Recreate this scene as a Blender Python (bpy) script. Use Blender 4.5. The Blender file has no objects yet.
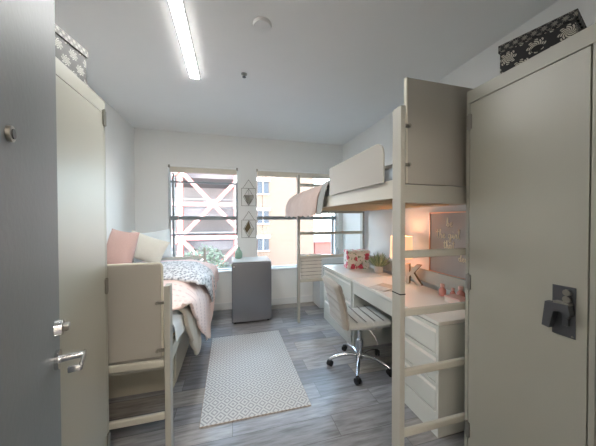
import bpy, bmesh, math, random
from mathutils import Vector, Matrix
random.seed(7)
sc = bpy.context.scene
COL = sc.collection
PI = math.pi
sin, cos = math.sin, math.cos

# ------------------------------------------------------------------ materials
class NT:
    def __init__(s, name):
        s.m = bpy.data.materials.new(name); s.m.use_nodes = True
        s.t = s.m.node_tree; s.b = s.t.nodes['Principled BSDF']; s.out = s.t.nodes['Material Output']
    def n(s, typ, **k):
        x = s.t.nodes.new(typ)
        for a, v in k.items(): setattr(x, a, v)
        return x
    def put(s, sock, v):
        if hasattr(v, 'is_output') or isinstance(v, bpy.types.NodeSocket): s.t.links.new(v, sock)
        else: sock.default_value = v
    def math(s, op, a, b=0.0, c=0.0, clamp=False):
        x = s.n('ShaderNodeMath', operation=op); x.use_clamp = clamp
        s.put(x.inputs[0], a); s.put(x.inputs[1], b)
        if op in ('MULTIPLY_ADD', 'SMOOTH_MIN', 'WRAP', 'COMPARE'): s.put(x.inputs[2], c)
        return x.outputs[0]
    def mix(s, f, a, b):
        x = s.n('ShaderNodeMix', data_type='RGBA'); s.put(x.inputs[0], f)
        s.put(x.inputs[6], rgba(a) if isinstance(a, tuple) else a); s.put(x.inputs[7], rgba(b) if isinstance(b, tuple) else b)
        return x.outputs[2]
    def coord(s, scale=(1, 1, 1), rot=(0, 0, 0), loc=(0, 0, 0)):
        tc = s.n('ShaderNodeTexCoord'); mp = s.n('ShaderNodeMapping')
        s.t.links.new(tc.outputs['Object'], mp.inputs[0])
        mp.inputs['Scale'].default_value = scale; mp.inputs['Rotation'].default_value = rot; mp.inputs['Location'].default_value = loc
        return mp.outputs[0]
    def xyz(s, v):
        x = s.n('ShaderNodeSeparateXYZ'); s.t.links.new(v, x.inputs[0]); return x.outputs
    def noise(s, v, scale=5, detail=3, rough=.5):
        x = s.n('ShaderNodeTexNoise'); s.t.links.new(v, x.inputs['Vector'])
        x.inputs['Scale'].default_value = scale; x.inputs['Detail'].default_value = detail; x.inputs['Roughness'].default_value = rough
        return x.outputs[0]
    def ramp(s, f, *stops):
        x = s.n('ShaderNodeValToRGB'); s.put(x.inputs[0], f); e = x.color_ramp.elements
        e[0].position, e[0].color = stops[0][0], rgba(stops[0][1]); e[1].position, e[1].color = stops[-1][0], rgba(stops[-1][1])
        for p, c in stops[1:-1]:
            k = e.new(p); k.color = rgba(c)
        return x.outputs[0]
    def bump(s, h, strength=.2, dist=.01):
        x = s.n('ShaderNodeBump'); s.put(x.inputs['Height'], h); x.inputs['Strength'].default_value = strength; x.inputs['Distance'].default_value = dist
        s.t.links.new(x.outputs[0], s.b.inputs['Normal'])
def lin(c): return c / 12.92 if c <= .04045 else ((c + .055) / 1.055) ** 2.4
def rgba(c): return (*[lin(v / 255) for v in c[:3]], 1) if max(c[:3]) > 1.001 else (*c[:3], 1)

def simple(name, col, rough=.5, metal=0, var=.06, vscale=6, bump=0, bscale=80, spec=.5, sheen=0):
    s = NT(name); v = s.coord()
    c = rgba(col)[:3]
    f = s.noise(v, vscale, 4)
    a = tuple(x * (1 - var) for x in c); b = tuple(min(1, x * (1 + var)) for x in c)
    s.put(s.b.inputs['Base Color'], s.mix(f, a, b))
    s.b.inputs['Roughness'].default_value = rough; s.b.inputs['Metallic'].default_value = metal
    s.b.inputs['Specular IOR Level'].default_value = spec
    if sheen: s.b.inputs['Sheen Weight'].default_value = sheen
    if bump: s.bump(s.noise(v, bscale, 3), bump, .004)
    return s.m

M = {}
M['wall'] = simple('wall_paint', (228, 228, 225), .75, var=.015, bump=.12, bscale=160)
M['ceiling'] = simple('ceiling_paint', (226, 226, 224), .85, var=.015, bump=.1, bscale=160)
M['trim'] = simple('trim_paint', (218, 220, 220), .5, var=.02)
M['laminate'] = simple('beige_grey_laminate', (190, 186, 170), .42, var=.02, vscale=3, bump=.05, bscale=300)
M['wardrobe'] = simple('grey_painted_steel', (166, 165, 153), .36, var=.02, vscale=3, bump=.03, bscale=200)
M['wardrobe_inner'] = simple('dark_gap', (60, 58, 52), .8)
M['frame'] = simple('beige_powder_coat', (172, 171, 162), .38, var=.02, bump=.03, bscale=300)
M['frame_light'] = simple('pale_powder_coat', (190, 188, 176), .4, var=.02)
M['panel'] = simple('taupe_panel', (168, 165, 157), .5, var=.02, vscale=2)
M['panel_edge'] = simple('cream_edge_band', (208, 205, 190), .5, var=.02)
M['desk'] = simple('desk_laminate', (206, 207, 200), .35, var=.02)
M['desktop'] = simple('desktop_laminate', (226, 222, 214), .3, var=.02)
M['groove'] = simple('groove_shadow_gap', (120, 119, 112), .7)
M['chrome'] = simple('chrome', (215, 217, 220), .15, 1, var=.02)
M['satin'] = simple('satin_nickel', (150, 148, 140), .4, .9, var=.04)
M['steel_plate'] = simple('grey_steel_plate', (98, 100, 104), .4, .7, var=.06)
M['black'] = simple('black_plastic', (24, 24, 26), .45, var=.1)
M['dark'] = simple('dark_recess', (30, 30, 30), .9)
M['winframe'] = simple('dark_window_aluminium', (128, 134, 136), .4, .4, var=.04)
M['blind'] = simple('taupe_blind_fabric', (214, 206, 192), .9, var=.05, vscale=60)
M['white'] = simple('white_plastic', (236, 236, 234), .4, var=.01)
M['fridge'] = simple('dark_grey_steel', (128, 130, 136), .3, .75, var=.05, vscale=2)
M['fridge_top'] = simple('pale_fridge_top', (196, 200, 202), .35, var=.03)
M['linen'] = simple('white_bed_linen', (226, 232, 236), .9, var=.04, bump=.25, bscale=30)
M['mattress'] = simple('blue_grey_mattress', (168, 180, 190), .85, var=.05, vscale=20)
M['grey_cloth'] = simple('grey_knit', (150, 152, 148), .95, var=.12, vscale=40, bump=.4, bscale=60, sheen=.2)
M['comforter'] = simple('taupe_comforter', (186, 180, 168), .95, var=.08, vscale=14, bump=.4, bscale=30)
M['pink_pillow'] = simple('pink_knit', (212, 180, 172), .95, var=.08, vscale=90, bump=.5, bscale=120)
M['cream_pillow'] = simple('cream_cotton', (232, 230, 218), .95, var=.04, vscale=30, bump=.3, bscale=140)
M['white_pillow'] = simple('white_cotton', (226, 234, 236), .95, var=.03, bump=.2, bscale=60)
M['pink_throw'] = simple('dusty_pink_throw', (190, 168, 158), .95, var=.14, vscale=70, bump=.6, bscale=90, sheen=.2)
M['towel'] = simple('ribbed_towel', (214, 212, 204), .95, var=.05, vscale=60, bump=.5, bscale=160)
M['chair_fabric'] = simple('taupe_velvet', (152, 146, 136), .9, var=.08, vscale=25, bump=.2, bscale=160, sheen=.4)
M['seat_fabric'] = simple('grey_velvet', (188, 188, 182), .9, var=.08, vscale=25, bump=.2, bscale=160, sheen=.4)
M['seam'] = simple('seam_dark', (110, 108, 102), .95)
M['green_vase'] = simple('sage_ceramic', (142, 176, 158), .35, var=.06, vscale=12)
M['wire'] = simple('dark_brass_wire', (104, 96, 82), .4, .8)
M['planter'] = simple('grey_concrete', (138, 134, 124), .85, var=.1, vscale=40)
M['dried'] = simple('dried_leaf', (120, 104, 76), .9, var=.25, vscale=60)
M['leaf'] = simple('succulent_green', (146, 164, 126), .7, var=.25, vscale=30)
M['leaf2'] = simple('succulent_yellow', (182, 190, 150), .7, var=.2, vscale=30)
M['pot'] = simple('white_pot', (222, 218, 212), .5, var=.03)
M['rose_gold'] = simple('rose_gold', (214, 160, 130), .35, .6, var=.05)
M['feltboard'] = simple('grey_letter_board', (176, 168, 164), .9, var=.03)
M['lettering'] = simple('cream_lettering', (250, 238, 214), .6, var=.02)
M['pale_wood'] = simple('whitewashed_wood', (196, 188, 174), .8, var=.16, vscale=20)
M['side_wood'] = simple('brown_wood_edge', (138, 112, 80), .8, var=.2, vscale=20)
M['slat'] = simple('pine_slats', (196, 172, 136), .7, var=.1, vscale=12)
M['pink_glass'] = simple('pink_glass', (226, 156, 144), .2, var=.08, vscale=30)
M['pink_cap'] = simple('pink_cap', (236, 190, 178), .35, var=.05)
M['tray'] = simple('pink_white_box', (240, 216, 202), .5, var=.04)
M['paper'] = simple('magazine_paper', (206, 202, 196), .5, var=.18, vscale=22)
M['paper_edge'] = simple('magazine_inside', (186, 170, 150), .6, var=.3, vscale=30)
M['copper'] = simple('tan_binding', (176, 160, 146), .9, 0)

# grey-blue entry door
s = NT('grey_door_paint'); v = s.coord()
s.put(s.b.inputs['Base Color'], s.mix(s.noise(v, 3, 4), (98, 101, 102), (110, 113, 114)))
s.b.inputs['Roughness'].default_value = .52; s.b.inputs['Specular IOR Level'].default_value = .35
s.bump(s.noise(v, 55, 3), .12, .006); M['door'] = s.m

# floor planks (long side along X)
s = NT('plank_floor'); v = s.coord(scale=(1, 1, 1))
br = s.n('ShaderNodeTexBrick'); s.t.links.new(v, br.inputs[0]); br.offset = .37; br.offset_frequency = 2
br.inputs['Scale'].default_value = 1; br.inputs['Brick Width'].default_value = 1.1; br.inputs['Row Height'].default_value = .185
br.inputs['Mortar Size'].default_value = .0015; br.inputs['Mortar Smooth'].default_value = .2; br.inputs['Bias'].default_value = 0
br.inputs['Color1'].default_value = (0, 0, 0, 1); br.inputs['Color2'].default_value = (1, 1, 1, 1); br.inputs['Mortar'].default_value = (0, 0, 0, 1)
sep = s.n('ShaderNodeSeparateColor'); s.t.links.new(br.outputs['Color'], sep.inputs[0]); rnd = sep.outputs[0]
comb = s.n('ShaderNodeCombineXYZ'); xx = s.xyz(v)
s.t.links.new(s.math('MULTIPLY_ADD', rnd, 7.0, s.math('MULTIPLY', xx[0], 1.6)), comb.inputs[0]); s.t.links.new(s.math('MULTIPLY', xx[1], 13.0), comb.inputs[1])
gr = s.noise(comb.outputs[0], 2.6, 7, .62)
base = s.ramp(rnd, (0, (118, 120, 126)), (.35, (142, 143, 146)), (.6, (166, 168, 174)), (.8, (174, 165, 152)), (1, (134, 138, 148)))  # grey planks with a little blue window light tinted into the base
grain = s.ramp(gr, (.3, (112, 110, 108)), (.5, (205, 204, 204)), (.72, (255, 255, 255)))
mm = s.n('ShaderNodeMix', data_type='RGBA', blend_type='MULTIPLY'); mm.inputs[0].default_value = .85
s.t.links.new(base, mm.inputs[6]); s.t.links.new(grain, mm.inputs[7])
c2 = s.n('ShaderNodeMix', data_type='RGBA', blend_type='MULTIPLY'); s.t.links.new(br.outputs['Fac'], c2.inputs[0])
s.t.links.new(mm.outputs[2], c2.inputs[6]); c2.inputs[7].default_value = (.25, .24, .23, 1)
bc = s.n('ShaderNodeBrightContrast'); s.t.links.new(c2.outputs[2], bc.inputs[0]); bc.inputs[1].default_value = .04
s.t.links.new(bc.outputs[0], s.b.inputs['Base Color'])
s.b.inputs['Roughness'].default_value = .28
s.bump(gr, .12, .004); M['floor'] = s.m

# rug with nested diamonds
s = NT('diamond_rug'); v = s.coord(); xx = s.xyz(v)
def tri(a, period):
    f = s.math('FRACT', s.math('DIVIDE', a, period)); return s.math('ABSOLUTE', s.math('SUBTRACT', f, .5))
d = s.math('ADD', tri(xx[0], .088), tri(xx[1], .100))
rings = s.math('FRACT', s.math('MULTIPLY', d, 3.0))
st = s.math('GREATER_THAN', rings, .56)
s.put(s.b.inputs['Base Color'], s.mix(s.math('MULTIPLY', st, .8), s.mix(s.noise(v, 160, 2), (206, 208, 208), (188, 190, 190)), (142, 145, 147)))
s.b.inputs['Roughness'].default_value = .95; s.bump(s.math('ADD', s.noise(v, 320, 2), s.math('MULTIPLY', st, .4)), .5, .003); M['rug'] = s.m

# pink blanket with fair-isle flecks
s = NT('pink_blanket'); v = s.coord(); xx = s.xyz(v)
row = s.math('FRACT', s.math('MULTIPLY', xx[1], 9.0)); colx = s.math('FRACT', s.math('MULTIPLY', s.math('ADD', xx[0], xx[2]), 34.0))
fl = s.math('MULTIPLY', s.math('LESS_THAN', s.math('ABSOLUTE', s.math('SUBTRACT', row, .5)), .12), s.math('GREATER_THAN', colx, .5))
s.put(s.b.inputs['Base Color'], s.mix(s.math('MULTIPLY', fl, .5), s.mix(s.noise(v, 20, 3), (236, 208, 202), (246, 226, 220)), (196, 172, 172)))
s.b.inputs['Roughness'].default_value = .95; s.b.inputs['Sheen Weight'].default_value = .2; s.bump(s.noise(v, 110, 3), .5, .006); M['blanket'] = s.m
# grey chunky throw
s = NT('grey_throw'); v = s.coord(); xx = s.xyz(v)
vo = s.n('ShaderNodeTexVoronoi'); mp = s.coord(scale=(46, 16, 30), rot=(0, 0, .5)); s.t.links.new(mp, vo.inputs[0]); vo.inputs['Scale'].default_value = 1
s.put(s.b.inputs['Base Color'], s.ramp(vo.outputs[0], (.1, (112, 118, 126)), (.35, (180, 182, 186)), (.6, (222, 222, 224))))
s.b.inputs['Roughness'].default_value = .95; s.bump(vo.outputs[0], .8, .01); M['throw'] = s.m

# damask boxes
def damask(name, dark, light, per=.115):
    s = NT(name); v = s.coord(); xx = s.xyz(v)
    a = s.math('ADD', xx[0], xx[1]); b = xx[2]
    rowi = s.math('FLOOR', s.math('DIVIDE', b, per * .62))
    a2 = s.math('MULTIPLY_ADD', s.math('MODULO', s.math('ABSOLUTE', rowi), 2.0), per * .5, a)
    u = s.math('MULTIPLY', s.math('SUBTRACT', s.math('FRACT', s.math('DIVIDE', a2, per)), .5), per)
    w = s.math('MULTIPLY', s.math('SUBTRACT', s.math('FRACT', s.math('DIVIDE', b, per * .62)), .5), per * .62)
    r = s.math('SQRT', s.math('ADD', s.math('MULTIPLY', u, u), s.math('MULTIPLY', w, w)))
    th = s.math('ARCTAN2', w, u)
    pet = s.math('ABSOLUTE', s.math('COSINE', s.math('MULTIPLY', th, 4.0)))
    rim = s.math('MULTIPLY_ADD', pet, per * .17, per * .17)
    ins = s.math('LESS_THAN', r, rim)
    hol = s.math('GREATER_THAN', s.math('SINE', s.math('MULTIPLY_ADD', r, 650.0, s.math('MULTIPLY', th, 8.0))), -.35)
    f = s.math('MULTIPLY', ins, hol)
    s.put(s.b.inputs['Base Color'], s.mix(f, dark, light)); s.b.inputs['Roughness'].default_value = .6
    return s.m
M['damask_black'] = damask('black_damask_card', (26, 26, 28), (190, 185, 172), .105)
M['damask_black_sheen'] = damask('black_damask_card_sheen', (58, 58, 54), (150, 150, 140), .085)  # black card; the reflection on it is put into the colour as grey
M['lid_black'] = damask('black_damask_lid', (26, 26, 28), (150, 146, 136), .034)
M['lid_black_sheen'] = damask('black_damask_lid_sheen', (84, 84, 78), (158, 158, 148), .03)  # black lid, greyed by the same painted reflection
# floral box
s = NT('floral_card'); v = s.coord()
vo = s.n('ShaderNodeTexVoronoi'); s.t.links.new(s.coord(scale=(11, 11, 11)), vo.inputs[0]); vo.inputs['Scale'].default_value = 1; vo.inputs['Randomness'].default_value = .8
nz = s.noise(v, 40, 2)
fd = s.math('ADD', vo.outputs[0], s.math('MULTIPLY', nz, .55))
fm = s.math('LESS_THAN', fd, .66)
lf = s.math('GREATER_THAN', s.noise(v, 26, 2), .6)
c0 = s.mix(lf, (232, 226, 218), (140, 156, 120)); s.put(s.b.inputs['Base Color'], s.mix(fm, c0, s.mix(s.noise(v, 70, 2), (170, 20, 60), (240, 110, 130))))
s.b.inputs['Roughness'].default_value = .5; M['floral'] = s.m
# glass
s = NT('window_glass'); tr = s.n('ShaderNodeBsdfTransparent'); gl = s.n('ShaderNodeBsdfGlossy'); gl.inputs['Roughness'].default_value = .02
fr = s.n('ShaderNodeFresnel'); fr.inputs[0].default_value = 1.25; mx = s.n('ShaderNodeMixShader'); s.t.links.new(fr.outputs[0], mx.inputs[0])
tr.inputs[0].default_value = (.97, .985, .98, 1)
s.t.links.new(tr.outputs[0], mx.inputs[1]); s.t.links.new(gl.outputs[0], mx.inputs[2]); s.t.links.new(mx.outputs[0], s.out.inputs[0]); M['glass'] = s.m
def emis(name, col, st):
    s = NT(name); s.b.inputs['Base Color'].default_value = rgba(col); s.b.inputs['Emission Color'].default_value = rgba(col); s.b.inputs['Emission Strength'].default_value = st; return s.m
M['strip_on'] = emis('led_diffuser', (252, 251, 250), 46)
M['corridor_fill'] = emis('corridor_fill_glow', (255, 240, 226), 18)  # glow of the added fill panel behind the camera
M['shade'] = emis('lit_lamp_shade', (250, 196, 150), .42)
M['bulb'] = emis('warm_bulb', (255, 224, 184), 32)
# exterior
M['white_steel'] = simple('white_painted_steel', (205, 192, 188), .6, var=.03)
M['pink_steel'] = simple('salmon_steel_edges', (190, 110, 100), .6, var=.06)
M['concrete'] = simple('pale_concrete', (132, 124, 124), .9, var=.1, vscale=.5)
M['deck_dark'] = simple('parking_recess', (188, 178, 178), .9, var=.2, vscale=.4)
s = NT('peach_brick'); v = s.coord(rot=(PI / 2, 0, 0)); br = s.n('ShaderNodeTexBrick'); s.t.links.new(v, br.inputs[0]); br.inputs['Scale'].default_value = 3
br.inputs['Color1'].default_value = rgba((108, 85, 71)); br.inputs['Color2'].default_value = rgba((103, 80, 66)); br.inputs['Mortar'].default_value = rgba((114, 95, 83))
s.t.links.new(br.outputs[0], s.b.inputs['Base Color']); s.b.inputs['Roughness'].default_value = .9; M['peach'] = s.m
M['redbrick'] = simple('red_brick', (160, 86, 76), .9, var=.1, vscale=3)
M['ext_window'] = simple('exterior_window_glass', (44, 46, 54), .5, 0, var=.15, vscale=2)
M['asphalt'] = simple('asphalt', (130, 126, 126), .95, var=.08)
M['tree_leaf'] = simple('tree_leaf', (104, 104, 70), .8, var=.35, vscale=8)
M['tree_leaf2'] = simple('tree_leaf_dark', (88, 92, 74), .8, var=.35, vscale=8)
M['bark'] = simple('bark', (104, 92, 80), .9, var=.2)

# ------------------------------------------------------------------ mesh builder
class MB:
    def __init__(s): s.v = []; s.f = []
    def add(s, vs, fs, mat=None):
        k = len(s.v)
        s.v += [Vector(p) if mat is None else mat @ Vector(p) for p in vs]
        s.f += [tuple(i + k for i in f) for f in fs]; return s
    def bm(s, b, mat=None):
        b.verts.ensure_lookup_table(); b.verts.index_update()
        s.add([v.co.copy() for v in b.verts], [tuple(v.index for v in f.verts) for f in b.faces], mat); b.free(); return s
    def box(s, x0, x1, y0, y1, z0, z1, bev=.0, mat=None, seg=2):
        b = bmesh.new(); bmesh.ops.create_cube(b, size=1)
        for v in b.verts:
            v.co = Vector(((x0 + x1) / 2 + v.co.x * (x1 - x0), (y0 + y1) / 2 + v.co.y * (y1 - y0), (z0 + z1) / 2 + v.co.z * (z1 - z0)))
        if bev: bmesh.ops.bevel(b, geom=list(b.edges), offset=bev, segments=seg, profile=.5, affect='EDGES')
        return s.bm(b, mat)
    def cyl(s, p0, p1, r0, r1=None, n=20, mat=None, caps=True):
        p0, p1 = Vector(p0), Vector(p1); r1 = r0 if r1 is None else r1
        d = (p1 - p0).normalized(); a = d.orthogonal().normalized(); b = d.cross(a)
        vs = []; 
        for p, r in ((p0, r0), (p1, r1)):
            for i in range(n): t = 2 * PI * i / n; vs.append(p + a * (r * cos(t)) + b * (r * sin(t)))
        fs = [(i, (i + 1) % n, n + (i + 1) % n, n + i) for i in range(n)]
        if caps: fs += [tuple(reversed(range(n))), tuple(range(n, 2 * n))]
        return s.add(vs, fs, mat)
    def tube(s, pts, r, n=10, mat=None):
        pts = [Vector(p) for p in pts]; vs = []; N = len(pts); up = None
        for i, p in enumerate(pts):
            d = (pts[min(i + 1, N - 1)] - pts[max(i - 1, 0)]).normalized()
            if up is None: up = d.orthogonal().normalized()
            up = (up - d * up.dot(d)).normalized(); b = d.cross(up)
            rr = r[i] if isinstance(r, (list, tuple)) else r
            for k in range(n): t = 2 * PI * k / n; vs.append(p + up * (rr * cos(t)) + b * (rr * sin(t)))
        fs = [(i * n + k, i * n + (k + 1) % n, (i + 1) * n + (k + 1) % n, (i + 1) * n + k) for i in range(N - 1) for k in range(n)]
        fs += [tuple(reversed(range(n))), tuple(range((N - 1) * n, N * n))]
        return s.add(vs, fs, mat)
    def lathe(s, prof, c=(0, 0, 0), n=28, mat=None):
        vs = []; c = Vector(c)
        for r, z in prof:
            for k in range(n): t = 2 * PI * k / n; vs.append(c + Vector((r * cos(t), r * sin(t), z)))
        N = len(prof)
        fs = [(i * n + k, i * n + (k + 1) % n, (i + 1) * n + (k + 1) % n, (i + 1) * n + k) for i in range(N - 1) for k in range(n)]
        fs += [tuple(reversed(range(n))), tuple(range((N - 1) * n, N * n))]
        return s.add(vs, fs, mat)
    def prism(s, poly, axis, a0, a1, mat=None):
        n = len(poly)
        def P(u, w, a): return {'x': (a, u, w), 'y': (u, a, w), 'z': (u, w, a)}[axis]
        vs = [P(u, w, a0) for u, w in poly] + [P(u, w, a1) for u, w in poly]
        fs = [(i, (i + 1) % n, n + (i + 1) % n, n + i) for i in range(n)] + [tuple(reversed(range(n))), tuple(range(n, 2 * n))]
        return s.add(vs, fs, mat)
    def ico(s, c, r, sub=2, jit=0, sc=(1, 1, 1)):
        b = bmesh.new(); bmesh.ops.create_icosphere(b, subdivisions=sub, radius=1)
        for v in b.verts:
            k = 1 + random.uniform(-jit, jit); v.co = Vector((c[0] + v.co.x * r * sc[0] * k, c[1] + v.co.y * r * sc[1] * k, c[2] + v.co.z * r * sc[2] * k))
        return s.bm(b)
    def build(s, name, mat, parent=None, smooth=False, org=None):
        o0 = Vector(org) if org is not None else (parent['_o'] if parent is not None and '_o' in parent else None)
        o0 = Vector(o0) if o0 is not None else Vector((0, 0, 0))
        me = bpy.data.meshes.new(name); me.from_pydata([v - o0 for v in s.v], [], s.f); me.validate()
        b = bmesh.new(); b.from_mesh(me); bmesh.ops.recalc_face_normals(b, faces=b.faces); b.to_mesh(me); b.free()
        me.materials.append(mat if not isinstance(mat, str) else M[mat])
        o = bpy.data.objects.new(name, me); COL.objects.link(o)
        if parent is not None:
            o.parent = parent; o['_o'] = tuple(o0)
        else:
            o.location = o0; o['_o'] = tuple(o0)
        if smooth:
            for p in me.polygons: p.use_smooth = True
            me.set_sharp_from_angle(angle=math.radians(40))
        return o
def B(*a, **k): return MB().box(*a, **k)
def tag(o, label=None, cat=None, group=None, kind=None):
    for k, v in (('label', label), ('category', cat), ('group', group), ('kind', kind)):
        if v: o[k] = v
    return o
def thing(name, loc, label, cat, group=None):
    o = bpy.data.objects.new(name, None); COL.objects.link(o); o.location = loc; o['_o'] = tuple(loc); o.empty_display_size = .1
    return tag(o, label, cat, group)
def struct(name, mb, mat, parent=None):
    o = mb.build(name, mat, parent)
    if parent is None: o['kind'] = 'structure'
    return o
def copy_tree(o, parent=None):
    c = o.copy(); COL.objects.link(c); c.parent = parent
    for ch in [x for x in bpy.data.objects if x.parent == o]: copy_tree(ch, c)
    return c

# ------------------------------------------------------------------ room
XL, XR, YF, ZC = -1.352, 1.93, 4.08, 2.76
YN = -.04
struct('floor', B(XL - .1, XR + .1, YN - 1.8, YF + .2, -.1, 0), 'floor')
struct('ceiling', B(XL - .1, XR + .1, YN - .15, YF + .2, ZC, ZC + .15), 'ceiling')
struct('wall_left', B(XL - .15, XL, YN, YF + .2, 0, ZC), 'wall')
struct('wall_right', B(XR, XR + .15, YN, YF + .2, 0, ZC), 'wall')
W1 = (-.915, .108); W2 = (.395, 1.85); ZS, ZT = .615, 2.262
wf = MB()
wf.box(XL, XR, YF, YF + .2, 0, ZS).box(XL, XR, YF, YF + .2, ZT, ZC)
wf.box(XL, W1[0], YF, YF + .2, ZS, ZT).box(W1[1], W2[0], YF, YF + .2, ZS, ZT).box(W2[1], XR, YF, YF + .2, ZS, ZT)
struct('wall_far', wf, 'wall')
# entry wall with door opening, behind the camera
wn = MB(); wn.box(XL, -.33, YN, YN + .15, 0, ZC).box(.62, XR, YN, YN + .15, 0, ZC).box(-.33, .62, YN, YN + .15, 2.32, ZC)
struct('wall_near', wn, 'wall')
# corridor
struct('wall_corridor', MB().box(XL - .1, XR + .1, YN - 1.95, YN - 1.8, 0, 2.6).box(XL - .25, XL - .1, YN - 1.95, YN, 0, 2.6).box(XR + .1, XR + .25, YN - 1.95, YN, 0, 2.6), 'wall')
struct('ceiling_corridor', B(XL - .25, XR + .25, YN - 1.95, YN - .15, 2.6, 2.75), 'ceiling')
struct('trim_1', MB().box(-.36, -.33, YN - .02, YN + .17, 0, 2.35).box(.62, .65, YN - .02, YN + .17, 0, 2.35).box(-.33, .62, YN - .02, YN + .17, 2.32, 2.35), 'frame')
struct('baseboard_far', B(XL, XR, YF - .014, YF, 0, .11, bev=.004), 'trim')
struct('baseboard_left', B(XL, XL + .014, YN + .15, YF - .014, 0, .11, bev=.004), 'trim')
struct('baseboard_right', B(XR - .014, XR, YN + .15, YF - .014, 0, .11, bev=.004), 'trim')

def window(n, x0, x1, bars, vbars, label):
    r = thing('window_%d' % n, ((x0 + x1) / 2, YF + .1, ZS), label, 'window'); r['kind'] = 'structure'
    for k_ in ('label', 'category'):
        if k_ in r: del r[k_]
    y0, y1 = YF + .09, YF + .14
    fr = MB(); t = .018
    fr.box(x0, x1, y0, y1, ZS, ZS + t).box(x0, x1, y0, y1, ZT - t, ZT).box(x0, x0 + t, y0, y1, ZS, ZT).box(x1 - t, x1, y0, y1, ZS, ZT)
    fr.build('window_frame', 'trim', r)
    for (z0, z1, a, b, dy) in bars: B(a, b, y0 - dy, y1, z0, z1, bev=.003).build('transom_bar', 'winframe', r)
    for (xa, xb, z0, z1, dy) in vbars: B(xa, xb, y0 - dy, y1, z0, z1, bev=.003).build('stile', 'winframe', r)
    B(x0 + .01, x1 - .01, YF + .112, YF + .118, ZS + .01, ZT - .01).build('glass_pane', 'glass', r)
    B(x0 - .012, x1 + .012, YF - .022, YF + .09, ZS - .03, ZS + .003, bev=.006).build('window_sill', 'trim', r)
    return r
window(1, W1[0], W1[1], [(1.428, 1.488, W1[0] + .02, W1[1] - .01, .03), (2.005, 2.03, W1[0] + .02, W1[1] - .01, .01), (1.185, 1.21, W1[0] + .02, W1[1] - .01, .01)],
       [(W1[0] + .044, W1[0] + .068, ZS + .02, 2.15, .02), (W1[1] - .034, W1[1] - .012, 1.2, 2.03, .02)], '')
window(2, W2[0], W2[1], [(1.428, 1.488, W2[0] + .02, W2[1] - .02, .03)],
       [(W2[1] - .085, W2[1] - .055, ZS + .03, 1.5, .02)], '')
def blind(x0, x1, label, ch):
    r = thing('roller_blind', ((x0 + x1) / 2, YF + .03, ZT), label, 'blind')
    B(x0 + .01, x1 - .01, YF + .004, YF + .05, ZT - .028, ZT - .002, bev=.004).build('headrail', 'white', r)
    B(x0 + .02, x1 - .02, YF + .02, YF + .045, ZT - .11, ZT - .028, bev=.006).build('rolled_fabric', 'blind', r)
    for xa in (x0 + .002, x1 - .03): B(xa, xa + .028, YF, YF + .052, ZT - .04, ZT - .001, bev=.003).build('bracket', 'satin', r)
    MB().tube([(ch, YF + .015, ZT - .03 - i * .05) for i in range(20)], .004, 6).build('pull_cord', 'blind', r)
blind(*W1, 'rolled up taupe roller blind above the left window', W1[0] + .14)
blind(*W2, 'rolled up taupe roller blind above the right window beside the loft bed', W2[0] + .1)

# ------------------------------------------------------------------ ceiling items
t = thing('ceiling_light', (-.32, 1.88, ZC), 'long slim white LED strip light lit on the ceiling', 'light')
B(-.362, -.278, 1.27, 2.495, ZC - .008, ZC, bev=.002).build('housing', 'white', t)
B(-.356, -.284, 1.276, 2.489, ZC - .011, ZC - .008).build('diffuser', 'strip_on', t)
t = thing('smoke_detector', (.21, 1.70, ZC), 'flat white round smoke detector on the ceiling', 'detector')
MB().lathe([(.062, 0), (.064, -.008), (.058, -.022), (.0, -.026)], (.21, 1.70, ZC)).build('detector_body', 'ceiling', t, True)
t = thing('sprinkler_head', (.12, 2.32, ZC), 'small metal fire sprinkler head on the ceiling', 'sprinkler')
MB().lathe([(.028, 0), (.026, -.006), (.01, -.008), (.009, -.02)], (.12, 2.32, ZC + .001), 16).build('escutcheon', 'satin', t, True)
MB().lathe([(.016, -.026), (.018, -.029), (.0, -.031)], (.12, 2.32, ZC), 12).cyl((.12, 2.32, ZC - .018), (.12, 2.32, ZC - .028), .005, n=8).build('deflector', 'steel_plate', t)
t = thing('corridor_fill_light', (.1, -1.0, 2.6), 'added fill light panel on the corridor ceiling, out of view outside the entry door', 'light')  # unseen panel, added behind the camera to brighten the room
B(-.5, .7, -1.3, -.7, 2.57, 2.599).build('housing', 'white', t); B(-.48, .68, -1.28, -.72, 2.56, 2.57).build('diffuser', 'corridor_fill', t)

# ------------------------------------------------------------------ entry door (open leaf)
E0 = Vector((-.563, 1.012, 0)); Hh = Vector((-.255, .152, 0))
d = (Hh - E0).normalized(); nrm = Vector((-d.y, d.x, 0))
if nrm.x < 0: nrm = -nrm
# local frame: x = along leaf from free edge to hinge, y = towards the room side (visible face), z up
DM = Matrix(((d.x, nrm.x, 0, E0.x), (d.y, nrm.y, 0, E0.y), (0, 0, 1, 0), (0, 0, 0, 1)))
t = thing('entry_door', (-.41, .58, 0), 'open grey entry door leaf at the left edge of the picture', 'door'); t['kind'] = 'structure'; t.name = 'door_1'
for k_ in ('label', 'category'):
    if k_ in t: del t[k_]
MB().box(0, .90, -.044, 0, .008, 2.30, bev=.002, mat=DM).build('door_leaf', 'door', t)
def dpt(x, y, z): return DM @ Vector((x, y, z))
h = MB().cyl(dpt(.062, 0, .985), dpt(.062, .010, .985), .030, n=28).build('lever_handle', 'chrome', t, True)
lv = MB().cyl(dpt(.062, .010, .985), dpt(.062, .068, .985), .0115, .010, n=18)
lv.box(.052, .152, .066, .074, .972, .996, bev=.003, mat=DM)
lv.box(.140, .152, .040, .074, .972, .990, bev=.003, mat=DM)
lv.build('lever', 'chrome', h, True)
k = MB().cyl(dpt(.058, 0, 1.085), dpt(.058, .018, 1.085), .027, .024, n=24).build('deadbolt', 'chrome', t, True)
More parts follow.
